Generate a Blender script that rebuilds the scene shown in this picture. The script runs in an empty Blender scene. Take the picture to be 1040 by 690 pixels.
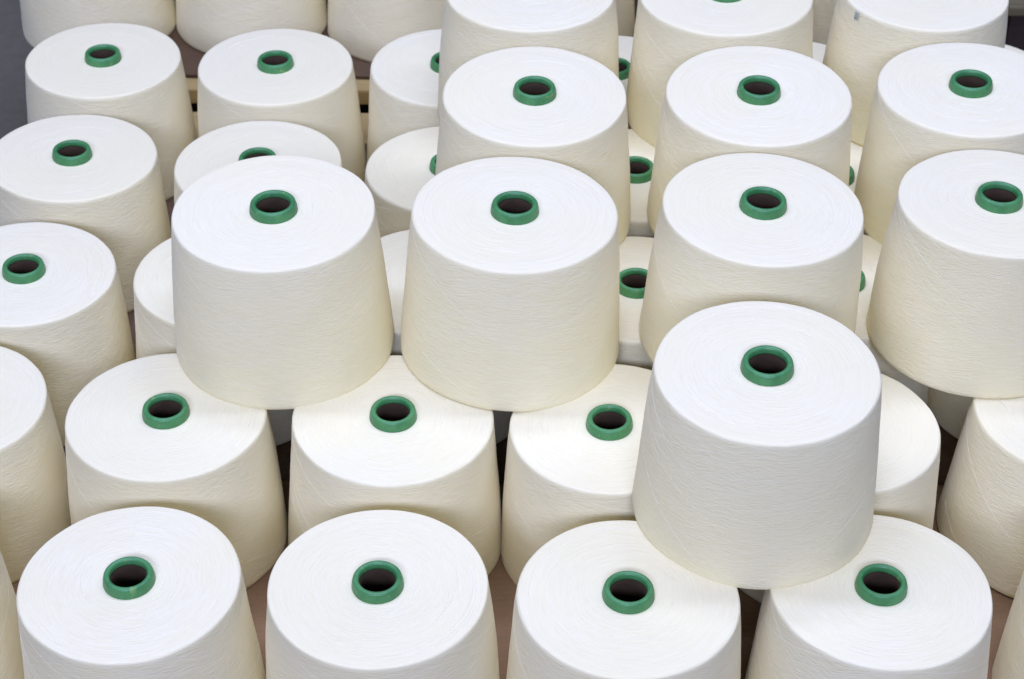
import bpy, bmesh, math, random
from mathutils import Vector, Matrix, noise
random.seed(7)
S = 0.09                      # metres per layout unit (top radius of a cone)
sc = bpy.context.scene
COL = sc.collection
H_CONE, R_TOP, R_BASE = 1.653, 1.0, 1.127
R_TUBE, H_TUBE = 0.2377, 0.1063

# ------------------------------------------------------------------ helpers
def link(o, parent=None):
    COL.objects.link(o)
    if parent: o.parent = parent
    return o

def mesh_obj(name, bm, mat, parent=None, smooth=True):
    me = bpy.data.meshes.new(name)
    bmesh.ops.recalc_face_normals(bm, faces=bm.faces)
    bm.to_mesh(me); bm.free()
    if smooth:
        for p in me.polygons: p.use_smooth = True
    if mat: me.materials.append(mat)
    return link(bpy.data.objects.new(name, me), parent)

def tag(o, label=None, cat=None, group=None, kind=None):
    if label: o['label'] = label
    if cat: o['category'] = cat
    if group: o['group'] = group
    if kind: o['kind'] = kind
    return o

def lathe(bm, prof, n=96, disp=None, close=False):
    """prof: list of (r, z) in layout units; disp(r, z, ang) -> (r, z)"""
    rings = []
    for (r, z) in prof:
        ring = []
        for i in range(n):
            a = 2*math.pi*i/n
            rr, zz = disp(r, z, a) if disp else (r, z)
            ring.append(bm.verts.new((rr*math.cos(a)*S, rr*math.sin(a)*S, zz*S)))
        rings.append(ring)
    m = len(rings)
    for k in range(m if close else m-1):
        A, B = rings[k], rings[(k+1) % m]
        for i in range(n):
            j = (i+1) % n
            bm.faces.new((A[i], A[j], B[j], B[i]))

def box(bm, c, d, bevel=0.0, rot=None, jitter=0.0):
    r = bmesh.ops.create_cube(bm, size=1.0)
    vs = r['verts']
    for v in vs:
        v.co = Vector((v.co.x*d[0], v.co.y*d[1], v.co.z*d[2]))
        if jitter: v.co += Vector([random.uniform(-jitter, jitter) for _ in range(3)])
    if bevel:
        es = {e for v in vs for e in v.link_edges}
        rb = bmesh.ops.bevel(bm, geom=list(es), offset=bevel, segments=2, affect='EDGES', profile=.6)
        vs = list({v for f in rb['faces'] for v in f.verts} | {v for v in vs if v.is_valid})
    for v in vs:
        if rot: v.co = rot @ v.co
        v.co += Vector(c)

# ------------------------------------------------------------------ materials
def nodes(name):
    m = bpy.data.materials.new(name); m.use_nodes = True
    nt = m.node_tree; b = nt.nodes['Principled BSDF']
    return m, nt, b
def N(nt, t, **k):
    n = nt.nodes.new(t)
    for a, v in k.items(): setattr(n, a, v)
    return n
def mth(nt, op, a, b=None, c=None):
    n = N(nt, 'ShaderNodeMath', operation=op)
    for i, v in enumerate((a, b, c)):
        if v is None: continue
        if isinstance(v, (int, float)): n.inputs[i].default_value = v
        else: nt.links.new(v, n.inputs[i])
    return n.outputs[0]
def comb(nt, x, y, z):
    n = N(nt, 'ShaderNodeCombineXYZ')
    for i, v in enumerate((x, y, z)):
        if isinstance(v, (int, float)): n.inputs[i].default_value = v
        else: nt.links.new(v, n.inputs[i])
    return n.outputs[0]
def noise_tex(nt, vec, scale=1, detail=2, rough=.5, dist=0):
    n = N(nt, 'ShaderNodeTexNoise'); nt.links.new(vec, n.inputs['Vector'])
    n.inputs['Scale'].default_value = scale; n.inputs['Detail'].default_value = detail
    n.inputs['Roughness'].default_value = rough; n.inputs['Distortion'].default_value = dist
    return n.outputs['Fac']
def mixc(nt, f, a, b):
    n = N(nt, 'ShaderNodeMix', data_type='RGBA')
    for i, v in ((0, f), (6, a), (7, b)):
        if isinstance(v, (int, float)): n.inputs[i].default_value = v
        elif isinstance(v, tuple): n.inputs[i].default_value = (*v, 1)
        else: nt.links.new(v, n.inputs[i])
    return n.outputs[2]
def mapr(nt, v, a, b, c=0, d=1):
    n = N(nt, 'ShaderNodeMapRange'); nt.links.new(v, n.inputs[0])
    for i, x in enumerate((a, b, c, d)): n.inputs[i+1].default_value = x
    return n.outputs[0]

def yarn_material():
    m, nt, b = nodes('wound_cotton_yarn')
    tc = N(nt, 'ShaderNodeTexCoord'); sp = N(nt, 'ShaderNodeSeparateXYZ')
    nt.links.new(tc.outputs['Object'], sp.inputs[0])
    x, y, z = (mth(nt, 'DIVIDE', o, S) for o in sp.outputs)
    rnd = mth(nt, 'MULTIPLY', N(nt, 'ShaderNodeObjectInfo').outputs['Random'], 91.7)
    ang = mth(nt, 'ARCTAN2', x, mth(nt, 'MULTIPLY', y, -1))      # 0 at the front, seam at the back
    rad = mth(nt, 'SQRT', mth(nt, 'ADD', mth(nt, 'MULTIPLY', x, x), mth(nt, 'MULTIPLY', y, y)))
    # --- side: two families of helical threads
    wob = mth(nt, 'MULTIPLY', mth(nt, 'SUBTRACT', noise_tex(nt, comb(nt, mth(nt,'MULTIPLY',ang,1.6), z, rnd), 2.0, 2), .5), .10)
    zz = mth(nt, 'ADD', z, wob)
    def fam(slope, across, along, det=2, seed=0.0, dist=0.0):
        t = mth(nt, 'MULTIPLY', mth(nt, 'SUBTRACT', zz, mth(nt, 'MULTIPLY', ang, slope)), across)
        s = mth(nt, 'MULTIPLY', ang, along)
        return noise_tex(nt, comb(nt, t, s, mth(nt, 'ADD', rnd, seed)), 1.0, det, .55, dist)
    f1 = fam(.24, 74, 6.0, 2, 3); f2 = fam(-.24, 74, 6.0, 2, 17)
    f3 = fam(.04, 56, 8.0, 2, 29, .3)
    c1 = fam(.36, 11, .8, 3, 41); c2 = fam(-.36, 11, .8, 3, 57)
    side = mth(nt, 'ADD', mth(nt, 'ADD', mth(nt, 'MULTIPLY', f1, .3), mth(nt, 'MULTIPLY', f2, .3)), mth(nt, 'MULTIPLY', f3, .4))
    coarse = mth(nt, 'MULTIPLY', mth(nt, 'ADD', c1, c2), .5)
    # --- top: rings of thread ends, slightly spiralling
    rr = mth(nt, 'ADD', rad, mth(nt, 'MULTIPLY', wob, .25))
    t1 = noise_tex(nt, comb(nt, mth(nt,'MULTIPLY',mth(nt,'ADD',rr,mth(nt,'MULTIPLY',ang,.012)),85), mth(nt,'MULTIPLY',ang,3.0), rnd), 1, 2, .55, .4)
    t2 = noise_tex(nt, comb(nt, mth(nt,'MULTIPLY',mth(nt,'SUBTRACT',rr,mth(nt,'MULTIPLY',ang,.02)),42), mth(nt,'MULTIPLY',ang,2.2), mth(nt,'ADD',rnd,9)), 1, 2, .5, .4)
    top = mth(nt, 'ADD', mth(nt,'MULTIPLY',t1,.55), mth(nt,'MULTIPLY',t2,.45))
    istop = mapr(nt, z, H_CONE-.05, H_CONE-.012)
    h = N(nt, 'ShaderNodeMix', data_type='FLOAT')
    nt.links.new(istop, h.inputs[0]); nt.links.new(side, h.inputs[2]); nt.links.new(top, h.inputs[3])
    hh = h.outputs[0]
    # thread colour: raw cream cotton, faint streaks from thread to thread
    v = mth(nt, 'ADD', mth(nt, 'MULTIPLY', mth(nt, 'SUBTRACT', mapr(nt, hh, .3, .7), .6), mapr(nt, istop, 0, 1, 1, .85)), .6)
    cv = mapr(nt, coarse, .36, .64)
    tint = noise_tex(nt, comb(nt, x, y, mth(nt,'ADD',z,rnd)), .8, 2)
    base = mixc(nt, v, YA, YB)
    base = mixc(nt, mth(nt, 'MULTIPLY', mth(nt,'MULTIPLY', cv, mth(nt,'SUBTRACT',1,istop)), .45), base, YC)
    base = mixc(nt, mapr(nt, tint, .35, .7, 0, .35), base, YC)
    # cones differ a little in how yellow the raw cotton is
    base = mixc(nt, mth(nt, 'MULTIPLY', mth(nt, 'FRACT', mth(nt,'MULTIPLY',rnd,3.3)), .45), base, (.830, .745, .455))
    nt.links.new(base, b.inputs['Base Color'])
    b.inputs['Roughness'].default_value = .85
    b.inputs['Specular IOR Level'].default_value = .25
    b.inputs['Sheen Weight'].default_value = .12
    b.inputs['Sheen Roughness'].default_value = .5
    bp = N(nt, 'ShaderNodeBump'); bp.inputs['Strength'].default_value = .6; bp.inputs['Distance'].default_value = .0019
    hsum = mth(nt, 'ADD', mth(nt, 'MULTIPLY', hh, mapr(nt, istop, 0, 1, 1, .7)), mth(nt, 'MULTIPLY', coarse, mth(nt,'SUBTRACT',.5,mth(nt,'MULTIPLY',istop,.5))))
    nt.links.new(hsum, bp.inputs['Height']); nt.links.new(bp.outputs[0], b.inputs['Normal'])
    return m
YA = (.812, .732, .450); YB = (.878, .818, .565); YC = (.845, .745, .410)
M_yarn = yarn_material()

def thread_material():
    m, nt, b = nodes('loose_yarn_thread')
    b.inputs['Base Color'].default_value = (.85, .81, .62, 1); b.inputs['Roughness'].default_value = .9
    return m
M_thread = thread_material()

def collar_material():
    m, nt, b = nodes('green_speckled_plastic')
    tc = N(nt, 'ShaderNodeTexCoord')
    rnd = mth(nt, 'MULTIPLY', N(nt, 'ShaderNodeObjectInfo').outputs['Random'], 31.0)
    ad = N(nt, 'ShaderNodeVectorMath', operation='ADD')
    nt.links.new(tc.outputs['Object'], ad.inputs[0]); nt.links.new(comb(nt, rnd, rnd, 0), ad.inputs[1])
    vec = ad.outputs[0]
    big = noise_tex(nt, vec, 60, 3)
    spk = noise_tex(nt, vec, 420, 3, .7)
    c = mixc(nt, mapr(nt, big, .35, .65), (.045, .192, .058), (.072, .250, .082))
    c = mixc(nt, mapr(nt, spk, .60, .75, 0, .55), c, (.17, .40, .20))
    sc_ = noise_tex(nt, vec, 95, 2, .5)
    c = mixc(nt, mapr(nt, sc_, .67, .73, 0, .4), c, (.30, .45, .12))
    nt.links.new(c, b.inputs['Base Color'])
    rg = mapr(nt, spk, .3, .7, .33, .52); nt.links.new(rg, b.inputs['Roughness'])
    b.inputs['Specular IOR Level'].default_value = .42
    bp = N(nt, 'ShaderNodeBump'); bp.inputs['Strength'].default_value = .25; bp.inputs['Distance'].default_value = .0006
    nt.links.new(spk, bp.inputs['Height']); nt.links.new(bp.outputs[0], b.inputs['Normal'])
    return m
M_collar = collar_material()

def core_material():
    m, nt, b = nodes('brown_cardboard_core')
    tc = N(nt, 'ShaderNodeTexCoord')
    n = noise_tex(nt, tc.outputs['Object'], 120, 3)
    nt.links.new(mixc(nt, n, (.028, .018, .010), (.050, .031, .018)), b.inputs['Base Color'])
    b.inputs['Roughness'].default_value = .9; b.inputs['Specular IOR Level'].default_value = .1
    return m
M_core = core_material()

def wood_material(name, ca, cb, scale=1.0):
    m, nt, b = nodes(name)
    tc = N(nt, 'ShaderNodeTexCoord'); mp = N(nt, 'ShaderNodeMapping')
    nt.links.new(tc.outputs['Object'], mp.inputs[0]); mp.inputs['Scale'].default_value = (3*scale, 60*scale, 60*scale)
    ad = N(nt, 'ShaderNodeVectorMath', operation='ADD'); nt.links.new(mp.outputs[0], ad.inputs[0])
    r = mth(nt, 'MULTIPLY', N(nt, 'ShaderNodeObjectInfo').outputs['Random'], 50)
    nt.links.new(comb(nt, r, r, r), ad.inputs[1])
    g = noise_tex(nt, ad.outputs[0], 1, 4, .6, .5)
    s = noise_tex(nt, tc.outputs['Object'], 9, 3)
    c = mixc(nt, mapr(nt, g, .3, .7), ca, cb)
    c = mixc(nt, mapr(nt, s, .45, .75, 0, .5), c, tuple(v*.45 for v in ca))
    nt.links.new(c, b.inputs['Base Color']); b.inputs['Roughness'].default_value = .8
    bp = N(nt, 'ShaderNodeBump'); bp.inputs['Strength'].default_value = .5; bp.inputs['Distance'].default_value = .002
    nt.links.new(g, bp.inputs['Height']); nt.links.new(bp.outputs[0], b.inputs['Normal'])
    return m
M_wood = wood_material('pallet_wood', (.34, .235, .08), (.47, .34, .13))
M_dark = wood_material('dark_stained_wood', (.030, .018, .012), (.045, .03, .02))
M_olive = wood_material('olive_board', (.12, .10, .045), (.17, .14, .07))

def card_material(name, ca, cb):
    m, nt, b = nodes(name)
    tc = N(nt, 'ShaderNodeTexCoord')
    g = noise_tex(nt, tc.outputs['Object'], 14, 5, .6); f = noise_tex(nt, tc.outputs['Object'], 400, 2)
    c = mixc(nt, mapr(nt, g, .3, .7), ca, cb)
    c = mixc(nt, mapr(nt, f, .5, .8, 0, .3), c, tuple(v*.6 for v in ca))
    nt.links.new(c, b.inputs['Base Color']); b.inputs['Roughness'].default_value = .85
    wv = N(nt, 'ShaderNodeTexWave', bands_direction='Y'); nt.links.new(tc.outputs['Object'], wv.inputs['Vector'])
    wv.inputs['Scale'].default_value = 45; wv.inputs['Distortion'].default_value = .3
    bp = N(nt, 'ShaderNodeBump'); bp.inputs['Strength'].default_value = .2; bp.inputs['Distance'].default_value = .001
    nt.links.new(wv.outputs['Fac'], bp.inputs['Height']); nt.links.new(bp.outputs[0], b.inputs['Normal'])
    return m
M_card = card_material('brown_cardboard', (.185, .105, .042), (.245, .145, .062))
M_card2 = card_material('reddish_brown_and_gap_shade_cardboard', (.08, .043, .018), (.115, .065, .028))  # rear pallet sheet's own colour; doubles as painted gap shade on the middle sheet

def concrete_material():
    m, nt, b = nodes('grey_concrete')
    tc = N(nt, 'ShaderNodeTexCoord')
    a = noise_tex(nt, tc.outputs['Object'], 2.2, 6, .6); f = noise_tex(nt, tc.outputs['Object'], 70, 4, .65)
    c = mixc(nt, mapr(nt, a, .3, .7), (.105, .094, .064), (.142, .128, .088))
    c = mixc(nt, mapr(nt, f, .4, .75, 0, .45), c, (.075, .067, .05))
    nt.links.new(c, b.inputs['Base Color']); b.inputs['Roughness'].default_value = .7
    bp = N(nt, 'ShaderNodeBump'); bp.inputs['Strength'].default_value = .3; bp.inputs['Distance'].default_value = .002
    nt.links.new(f, bp.inputs['Height']); nt.links.new(bp.outputs[0], b.inputs['Normal'])
    return m
M_floor = concrete_material()

# ------------------------------------------------------------------ one yarn cone of each winding variant
def side_r(z):                # radius of the side at height z: straight taper with a slight belly
    t = z/H_CONE
    return R_BASE + (R_TOP-R_BASE)*t + .012*math.sin(math.pi*t)

def strand_tube(bm, pts, r):
    prev = None
    for i, p in enumerate(pts):
        q = pts[min(i+1, len(pts)-1)] - pts[max(i-1, 0)]
        if q.length < 1e-9: q = Vector((1, 0, 0))
        q.normalize()
        a = q.cross(Vector((0.13, .21, .97))).normalized(); b = q.cross(a)
        ring = [bm.verts.new((p + (a*math.cos(k*math.pi/2) + b*math.sin(k*math.pi/2))*r)*S) for k in range(4)]
        if prev:
            for k in range(4):
                bm.faces.new((prev[k], prev[(k+1)%4], ring[(k+1)%4], ring[k]))
        prev = ring

def make_cone(seed):
    rs = random.Random(seed)
    root = bpy.data.objects.new('yarn_cone', None); link(root)
    root.empty_display_size = .05
    # the wound yarn
    prof = []
    prof += [(.38, .012), (.7, .006), (R_BASE-.06, .001), (R_BASE-.012, .002), (R_BASE-.001, .014)]
    n = 26
    for i in range(n+1):
        z = .05 + (H_CONE-.05-.032)*i/n
        prof.append((side_r(z), z))
    cr = .026                                   # rounded shoulder
    rt = side_r(H_CONE-cr)
    for k in range(1, 7):
        a = k/6*math.pi/2
        prof.append((rt-cr+cr*math.cos(a), H_CONE-cr+cr*math.sin(a)))
    for i in range(1, 15):
        r = rt-cr - (rt-cr-.20)*i/14
        prof.append((r, H_CONE + .010*math.sin(math.pi*(i/14)) ))
    sd = seed*13.7
    def disp(r, z, a):
        c, s = math.cos(a), math.sin(a)
        low = noise.noise(Vector((c*1.1+sd, s*1.1, z*1.1)))
        mid = noise.noise(Vector((c*3.2, s*3.2+sd, z*2.4)))
        if r > .5 and z < H_CONE-.001 and z > .02:
            return r + low*.014 + mid*.005, z
        rz = low*.006*min(1, r) + noise.noise(Vector((r*9+sd, c*.8, s*.8)))*.0035
        return r + (low*.014+mid*.005)*max(0, r-.3)/.7, z + (rz if z > 1 else 0)
    bm = bmesh.new()
    lathe(bm, prof, 160, disp)
    yarn = mesh_obj('yarn_winding', bm, M_yarn, root)
    # individual threads lying proud on the side, wound at an angle and turning back at the shoulder
    bm = bmesh.new()
    for k in range(12):
        a0 = rs.uniform(-math.pi, math.pi); sl = rs.choice((-1, 1))*rs.uniform(.25, .65)
        L = rs.uniform(.7, 2.4); z0 = H_CONE-.04 if rs.random() < .6 else rs.uniform(.3, 1.5)
        pts = []
        m = 34
        for i in range(m+1):
            t = i/m
            a = a0 + L*t
            z = z0 - abs(sl)*L*(t**1.25)
            if z < .06: break
            aa = a if sl > 0 else 2*a0-a
            c, s = math.cos(aa), math.sin(aa)
            r, _ = disp(side_r(z), z, aa)
            pts.append(Vector((r*c, r*s, z)))
        if len(pts) > 3: strand_tube(bm, pts, rs.uniform(.0008, .0018))
    # a few rings on the top face
    for k in range(8):
        a0 = rs.uniform(-math.pi, math.pi); r0 = rs.uniform(.35, .93); L = rs.uniform(.5, 1.8); dr = rs.uniform(-.06, .06)
        pts = []
        for i in range(31):
            t = i/30; a = a0+L*t; r = r0+dr*t
            rt_ = (rt-cr)
            i14 = (rt_-r)/(rt_-.20)
            zt = H_CONE + .010*math.sin(math.pi*max(0, i14))
            _, z = disp(r, zt, a)
            pts.append(Vector((r*math.cos(a), r*math.sin(a), z+.0005)))
        strand_tube(bm, pts, rs.uniform(.0015, .0025))
    mesh_obj('surface_thread', bm, M_thread, yarn)
    # green plastic collar of the tube
    ri = .168
    p = [(R_TUBE-.004, H_CONE-.06), (R_TUBE, H_CONE+.004), (R_TUBE-.004, H_CONE+.05)]
    ro = R_TUBE-.012; zt = H_CONE+H_TUBE
    for k in range(0, 9):
        a = k/8*math.pi
        mid = (ro+ri)/2; w = (ro-ri)/2
        p.append((mid+w*math.cos(a), zt-.028+.028*math.sin(a)))
    p += [(ri-.003, zt-.045), (ri-.005, zt-.062), (ri+.004, zt-.064), (ri+.010, zt-.2)]
    bm = bmesh.new(); lathe(bm, p, 72)
    collar = mesh_obj('tube_collar', bm, M_collar, root)
    # brown hollow core the yarn is wound on, seen inside the collar and under the cone
    bm = bmesh.new()
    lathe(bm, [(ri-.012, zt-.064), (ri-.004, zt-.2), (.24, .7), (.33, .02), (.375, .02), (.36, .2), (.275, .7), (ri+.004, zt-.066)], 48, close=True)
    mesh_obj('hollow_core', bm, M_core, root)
    return root

protos = [make_cone(s) for s in (1, 2, 3, 4)]
def copy_cone(src):
    r = src.copy(); COL.objects.link(r)
    for ch in list(src.children):
        c = ch.copy(); COL.objects.link(c); c.parent = r
        for g in ch.children:
            d = g.copy(); COL.objects.link(d); d.parent = c
    return r

G = 'cones of cream yarn on green tubes'
# key: (x, y, level, tilt about x, tilt about y, scale, label)
CONES = {
 'A0': (-5.733, 12.417, 0, .19, -.44, 1, 'yarn cone cut off at the bottom left corner, only its cream side showing'),
 'A1': (-3.44, 12.171, 0, .06, -.16, .994, 'white yarn cone at bottom left, leftmost front cone with a green collar showing'),
 'A2': (-1.196, 12.149, 0, .53, -.06, .998, 'second white yarn cone from the left in the front row, nothing resting on it'),
 'A3': (1.056, 12.011, 0, -.45, .05, .998, 'front row yarn cone under the left side of the nearest raised cone'),
 'A4': (3.344, 12.108, 0, -.98, -.1, .995, 'front row yarn cone under the right side of the nearest raised cone'),
 'A5': (5.791, 12.322, 0, -.32, -.77, 1, 'yarn cone cut off at the bottom right corner, only its cream side showing'),
 'B0': (-5.764, 14.657, 0, -1.1, 2.1, .999, 'yarn cone halfway down the left edge, half cut off, no collar in view'),
 'B1': (-3.467, 14.489, 0, -.25, .45, .997, 'yarn cone partly under the left side of the leftmost raised cone, collar in view'),
 'B2': (-1.203, 14.479, 0, .26, .73, 1.0, 'yarn cone straddled by the two leftmost raised cones, its collar between them'),
 'B3': (1.005, 14.365, 0, .04, -1.1, .989, 'yarn cone just left of the nearest raised cone, which covers its right edge'),
 'B4': (3.25, 14.391, 0, .02, .13, 1.0, 'yarn cone just behind the nearest raised cone, only its right side showing'),
 'B5': (5.643, 14.604, 0, -.23, .82, 1, 'yarn cone at the right edge, in front of and under the large raised one'),
 'C0': (-5.42, 16.881, 0, -.51, 1.8, .989, 'yarn cone at the left edge whose green collar touches the picture edge'),
 'C1': (-3.146, 16.88, 0, 0, .06, 1.0, 'yarn cone mostly hidden behind the leftmost raised cone, its left rim peeking out'),
 'C2': (-.9, 16.8, 0, 0, 0, 1.0, 'yarn cone seen only as a strip between the two leftmost raised cones'),
 'C3': (1.352, 16.662, 0, -1.08, 0, .993, 'low yarn cone in the central gap, with the nearest of three collars seen there'),
 'C4': (3.625, 16.796, 0, 0, .07, 1.0, 'low yarn cone in the right-hand gap, showing the lower of two green slivers'),
 'C5': (5.85, 16.8, 0, 0, 0, 1.0, 'shaded yarn cone seen darkly beneath the large raised cone at the right edge'),
 'D0': (-5.335, 19.221, 0, -1.09, 2.1, .994, 'yarn cone near the left edge with diagonal thread streaks down its cream side'),
 'D1': (-3.027, 19.105, 0, .1, -.29, .991, 'yarn cone right behind the leftmost raised cone, half its green collar hidden'),
 'D2': (-.756, 19.0, 0, -1.3, 0, .994, 'low yarn cone left of the raised centre file, the nearer of two collar slivers'),
 'D3': (1.45, 18.949, 0, -.18, -.03, .999, 'low yarn cone in the central gap, with the middle of three collars seen there'),
 'D4': (3.79, 18.888, 0, .04, .25, 1.0, 'low yarn cone in the right-hand gap, showing the upper of two green slivers'),
 'D5': (6.08, 18.95, 0, 0, 0, 1.0, 'yarn cone hidden almost wholly under the raised cones at the upper right edge'),
 'E0': (-5.328, 21.56, 0, -.54, .74, .988, 'yarn cone at top left beside bare grey floor, whole green collar showing'),
 'E1': (-3.069, 21.427, 0, -.41, .16, .991, 'low yarn cone near the top with wooden pallet showing on both sides of it'),
 'E2': (-.838, 21.451, 0, -.07, -.04, .994, 'low yarn cone left of the raised centre file, the farther of two collar slivers'),
 'E3': (1.293, 21.293, 0, -.67, -.3, .998, 'low yarn cone in the central gap, with the farthest of three collars seen there'),
 'E4': (3.6, 21.2, 0, 0, 0, 1.0, 'yarn cone showing only a white sliver of top between two raised cones at top right'),
 'E5': (5.95, 21.25, 0, 0, 0, 1.0, 'yarn cone showing only a sliver of top at the right edge below dark crate'),
 'G1': (-2.374, 15.71, 1, .86, -.21, 1.009, 'leftmost raised yarn cone in the upper layer, its whole front side in view'),
 'G2': (-.019, 15.704, 1, .4, 1.37, 1.02, 'raised yarn cone in the middle of the picture, second from the left'),
 'G3': (2.463, 15.816, 1, .42, 1.36, 1.006, 'raised yarn cone directly behind the nearest raised cone'),
 'G4': (4.885, 15.90, 1, -1.03, .05, 1.002, 'large raised yarn cone cut off by the right edge, its collar touching the edge'),
 'H2': (.22, 18.024, 1, 1.99, .37, 1.0, 'raised yarn cone at top centre, second of three standing one behind another'),
 'H3': (2.677, 18.066, 1, 2.12, -.02, 1.007, 'raised yarn cone right of top centre, whole collar in view, second in its file'),
 'H4': (5.059, 18.179, 1, .45, -1.38, 1.002, 'raised yarn cone at upper right in front of the one with a paper scrap'),
 'I2': (.19, 20.371, 1, -.11, -.02, 1.009, 'raised yarn cone cut by the top edge at centre, farthest of its file'),
 'I3': (2.546, 20.305, 1, -.32, -1.02, 1.023, 'raised yarn cone cut by the top edge right of centre, farthest of its file'),
 'I4': (4.885, 20.44, 1, .2, .32, .987, 'raised yarn cone at the top right edge with a tiny paper scrap under its rim'),
 'J':  (2.287, 13.25, 1, 1.2, -.24, 1.007, 'nearest raised yarn cone, standing alone on two front row cones at lower right'),
 'F0': (-6.11, 24.983, 2, 0, 0, 1, 'leftmost shaded yarn cone on the rear pallet beside the grey floor'),
 'F1': (-3.867, 25.072, 2, 0, 0, .994, 'second shaded yarn cone from the left on the rear pallet'),
 'F2': (-1.606, 24.921, 2, 0, 0, 1.002, 'third shaded yarn cone on the rear pallet, left of the tall raised centre file'),
 'F3': (.66, 24.95, 2, 0, 0, 1, 'shaded yarn cone showing as a thin strip left of the dark slit at top centre'),
 'F4': (2.93, 24.95, 2, 0, 0, 1, 'shaded yarn cone showing as a thin strip right of the dark slit at top centre'),
 'F5': (5.2, 24.95, 2, 0, 0, 1, 'shaded yarn cone showing as a brownish strip between raised cones at top right'),
}
Z2 = .297
placed = {}
rp = random.Random(3)
for i, (k, (x, y, lv, tx, ty, s, lab)) in enumerate(CONES.items()):
    o = protos[i] if i < 4 else copy_cone(protos[(i*3 + i//5) % 4])
    z = (0, H_CONE + .004, Z2)[lv]
    rot = Matrix.Rotation(math.radians(tx), 4, 'X') @ Matrix.Rotation(math.radians(ty), 4, 'Y')
    yaw = Matrix.Rotation(rp.uniform(-.8, .8), 4, 'Z')
    o.matrix_world = Matrix.Translation((x*S, y*S, z*S)) @ rot @ yaw @ Matrix.Diagonal((s, s, 1, 1))
    tag(o, lab, 'yarn cone', G)
    placed[k] = o

# a loose yarn end sticking out under the raised cone at the right edge
def thread_end(parent, pts, r=.0042):
    bm = bmesh.new()
    inv = parent.matrix_world.inverted()
    P = [inv @ (Vector(p)*S) for p in pts]
    # smooth the polyline
    for _ in range(3):
        Q = [P[0]]
        for a, b in zip(P, P[1:]): Q += [a*.75+b*.25, a*.25+b*.75]
        P = Q + [P[-1]]
    strand_tube(bm, [p/S for p in P], r)
    return mesh_obj('loose_thread_end', bm, M_thread, parent)

# small paper scrap tucked under the rim of the cone at the top right
def paper_scrap(parent):
    m, nt, b = nodes('printed_paper_scrap')
    tc = N(nt, 'ShaderNodeTexCoord'); n = noise_tex(nt, tc.outputs['Object'], 260, 1)
    nt.links.new(mixc(nt, mapr(nt, n, .66, .70), (.66, .68, .55), (.12, .13, .34)), b.inputs['Base Color'])
    b.inputs['Roughness'].default_value = .5
    bm = bmesh.new()
    inv = parent.matrix_world.inverted()
    # direction to the front left of the cone, in its own frame
    d = inv.to_3x3() @ Vector((-.86, -.5, 0)); a0 = math.atan2(d.y, d.x)
    W, Hh = 8, 6
    grid = []
    for j in range(Hh+1):
        row = []
        for i in range(W+1):
            u = i/W-.5; v = j/Hh
            a = a0 + u*.12*(1-.55*v)
            z = H_CONE-.035 - v*.11
            r = side_r(z)+.006 + .010*math.sin(3*u+4*v) + .03*v*max(0, u)
            row.append(bm.verts.new(Vector((r*math.cos(a), r*math.sin(a), z + .02*u))*S))
        grid.append(row)
    for j in range(Hh):
        for i in range(W):
            bm.faces.new((grid[j][i], grid[j][i+1], grid[j+1][i+1], grid[j+1][i]))
    bmesh.ops.solidify(bm, geom=bm.faces[:], thickness=.0003)
    o = mesh_obj('paper_scrap', bm, m, parent)
    o['label'] = 'tiny white paper scrap with blue print under the rim'

bpy.context.view_layer.update()
for o in placed.values(): pass
paper_scrap(placed['I4'])
thread_end(placed['G4'], [(4.86, 14.86, 1.70), (4.90, 14.80, 1.69), (4.97, 14.68, 1.675), (5.02, 14.55, 1.672)])

# ------------------------------------------------------------------ setting
def sheet_box(name, x0, x1, y0, y1, z0, z1, mat, wob=.0):
    bm = bmesh.new()
    nx, ny = 30, 24
    top = [[None]*(nx+1) for _ in range(ny+1)]
    bot = [[None]*(nx+1) for _ in range(ny+1)]
    for j in range(ny+1):
        for i in range(nx+1):
            x = x0+(x1-x0)*i/nx; y = y0+(y1-y0)*j/ny
            e = noise.noise(Vector((x*.7, y*.7, 3)))*wob
            ex = (noise.noise(Vector((x*.9, y*.9, 8)))*.06) if j in (0, ny) else 0
            top[j][i] = bm.verts.new((x*S, (y+ex)*S, (z1+e)*S)); bot[j][i] = bm.verts.new((x*S, (y+ex)*S, (z0+e)*S))
    for j in range(ny):
        for i in range(nx):
            bm.faces.new((top[j][i], top[j][i+1], top[j+1][i+1], top[j+1][i]))
            bm.faces.new((bot[j][i], bot[j+1][i], bot[j+1][i+1], bot[j][i+1]))
    for j in (0, ny):
        for i in range(nx): bm.faces.new((top[j][i], top[j][i+1], bot[j][i+1], bot[j][i]))
    for i in (0, nx):
        for j in range(ny): bm.faces.new((top[j][i], top[j+1][i], bot[j+1][i], bot[j][i]))
    return mesh_obj(name, bm, mat, smooth=False)

FLOOR_Z = -1.62
bm = bmesh.new()
bmesh.ops.create_grid(bm, x_segments=2, y_segments=2, size=6)
fl = mesh_obj('floor', bm, M_floor, smooth=False); fl.location = (0, 2, FLOOR_Z*S)
tag(fl, kind='structure')

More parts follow.
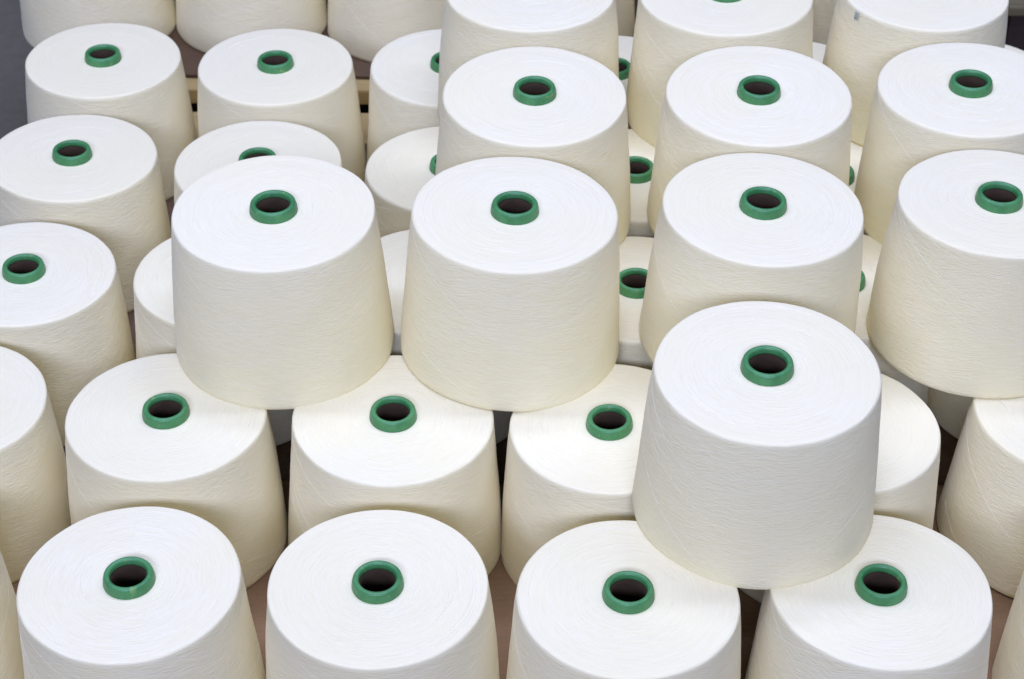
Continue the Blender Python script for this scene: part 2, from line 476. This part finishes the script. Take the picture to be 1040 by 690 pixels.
def pallet(label, x0, x1, y0, y1, ztop, widths):
    root = bpy.data.objects.new('wooden_pallet', None); link(root)
    root.location = ((x0+x1)/2*S, (y0+y1)/2*S, FLOOR_Z*S)
    tag(root, label, 'pallet', 'wooden pallets under the yarn cones')
    def part(name, c, d, jit=.02):
        bm = bmesh.new(); box(bm, (0, 0, 0), [v*S for v in d], bevel=.012*S*2, jitter=jit*S*.5)
        o = mesh_obj(name, bm, M_wood, root, smooth=False)
        o.location = (Vector(c)*S) - root.location
    th = .25
    n = 9; gap = .22
    w = ((y1-y0) - gap*(n-1))/n
    for i in range(n):
        yc = y0 + w/2 + i*(w+gap)
        part('deck_board', ((x0+x1)/2, yc, ztop-th/2), (x1-x0, w, th))
    for xc in (x0+.7, (x0+x1)/2, x1-.7):
        part('bearer', (xc, (y0+y1)/2, ztop-th-.13), (1.2, y1-y0, .24))
        for yc in (y0+.7, (y0+y1)/2, y1-.7):
            part('block', (xc, yc, (ztop-th-.26 + FLOOR_Z+.24)/2), (1.15, 1.3, (ztop-th-.26)-(FLOOR_Z+.24)))
        part('base_board', (xc, (y0+y1)/2, FLOOR_Z+.12), (1.2, y1-y0, .22))
    return root
pallet('near wooden pallet under the stacked cones, back boards showing through the gaps', -6.5, 8.2, 9.6, 23.07, -.045, 9)
pallet('rear wooden pallet under the shaded row of cones along the top edge', -6.8, 7.1, 23.2, 33.0, Z2-.05, 7)
cs = sheet_box('cardboard_sheet', -6.46, 8.1, 9.7, 15.3, -.03, -.004, M_card, 0)
tag(cs, 'light brown cardboard sheet under the bottom layer, seen in the front gaps', 'cardboard', 'cardboard sheets on the pallets')
cs_gap_shade = sheet_box('cardboard_sheet', -6.46, 8.1, 15.35, 22.2, -.03, -.004, M_card2, 0)  # back part of the near sheet, darkened to stand in for gap shade
tag(cs_gap_shade, 'cardboard sheet under the middle rows, coloured dark for the shade in narrow gaps', 'cardboard', 'cardboard sheets on the pallets')
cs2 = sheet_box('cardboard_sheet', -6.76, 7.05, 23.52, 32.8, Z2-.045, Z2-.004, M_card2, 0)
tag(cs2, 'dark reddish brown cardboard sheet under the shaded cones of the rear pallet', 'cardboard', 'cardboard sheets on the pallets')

# dark low crate with an olive lid behind the cones at the top right corner
cr = bpy.data.objects.new('wooden_crate', None); link(cr); cr.location = (9.2*S, 26.5*S, FLOOR_Z*S)
tag(cr, 'low dark brown crate with an olive lid at the top right corner', 'crate')
for nm, c, d, mt in (('crate_body', (9.2, 26.55, -.55), (3.7, 2.9, 2.1), M_dark), ('crate_lid', (9.2, 26.5, .60), (3.9, 3.1, .16), M_olive)):
    bm = bmesh.new(); box(bm, (0, 0, 0), [v*S for v in d], bevel=.03*S)
    o = mesh_obj(nm, bm, mt, cr, smooth=False); o.location = Vector(c)*S - cr.location

# ------------------------------------------------------------------ light: rows of ceiling tubes in a work hall, plus an added front fill
w = bpy.data.worlds.new('World'); sc.world = w; w.use_nodes = True
bg = w.node_tree.nodes['Background']; bg.inputs[0].default_value = (1.0, .93, .80, 1); bg.inputs[1].default_value = .03
def area(loc, target, sx, sy, power, color=(.57, .64, 1.07)):
    l = bpy.data.lights.new('ceiling_or_fill_lamp', 'AREA'); l.shape = 'RECTANGLE'; l.size = sx; l.size_y = sy
    l.energy = power; l.color = color
    o = bpy.data.objects.new('ceiling_or_fill_lamp', l); link(o); o.location = loc
    o.rotation_euler = (Vector(target)-Vector(loc)).to_track_quat('-Z', 'Y').to_euler()
area((-.1, .75, 3.1), (0, 1.2, 0), 1.4, .3, 28)
area((-1.3, 1.7, 3.1), (-.5, 1.7, 0), .25, 2.0, 36)
area((1.35, 1.7, 3.1), (.5, 1.7, 0), .25, 2.0, 33)
area((0, 2.1, 3.1), (0, 1.9, 0), 1.6, .3, 35)
area((-.4, -3.4, 3.3), (0, 1.6, .1), 3.2, .8, 312)  # unseen front fill, added to brighten the cone sides

# ------------------------------------------------------------------ camera
cam = bpy.data.cameras.new('camera'); co = bpy.data.objects.new('camera', cam); link(co)
cam.sensor_width = 36; cam.lens = 36*1931.2/1040; cam.clip_end = 100; cam.clip_start = .02
co.matrix_world = Matrix.Translation((0, 0, 13.982*S)) @ Matrix.Rotation(math.radians(90-38.071), 4, 'X') @ Matrix.Rotation(math.radians(.3369), 4, 'Z')
cam.dof.use_dof = True; cam.dof.focus_distance = 17.6*S; cam.dof.aperture_fstop = 16
sc.camera = co
sc.view_settings.view_transform = 'Standard'; sc.view_settings.look = 'None'
sc.view_settings.exposure = 0; sc.view_settings.gamma = 1
sc.render.engine = 'CYCLES'
sc.cycles.max_bounces = 7; sc.cycles.diffuse_bounces = 6
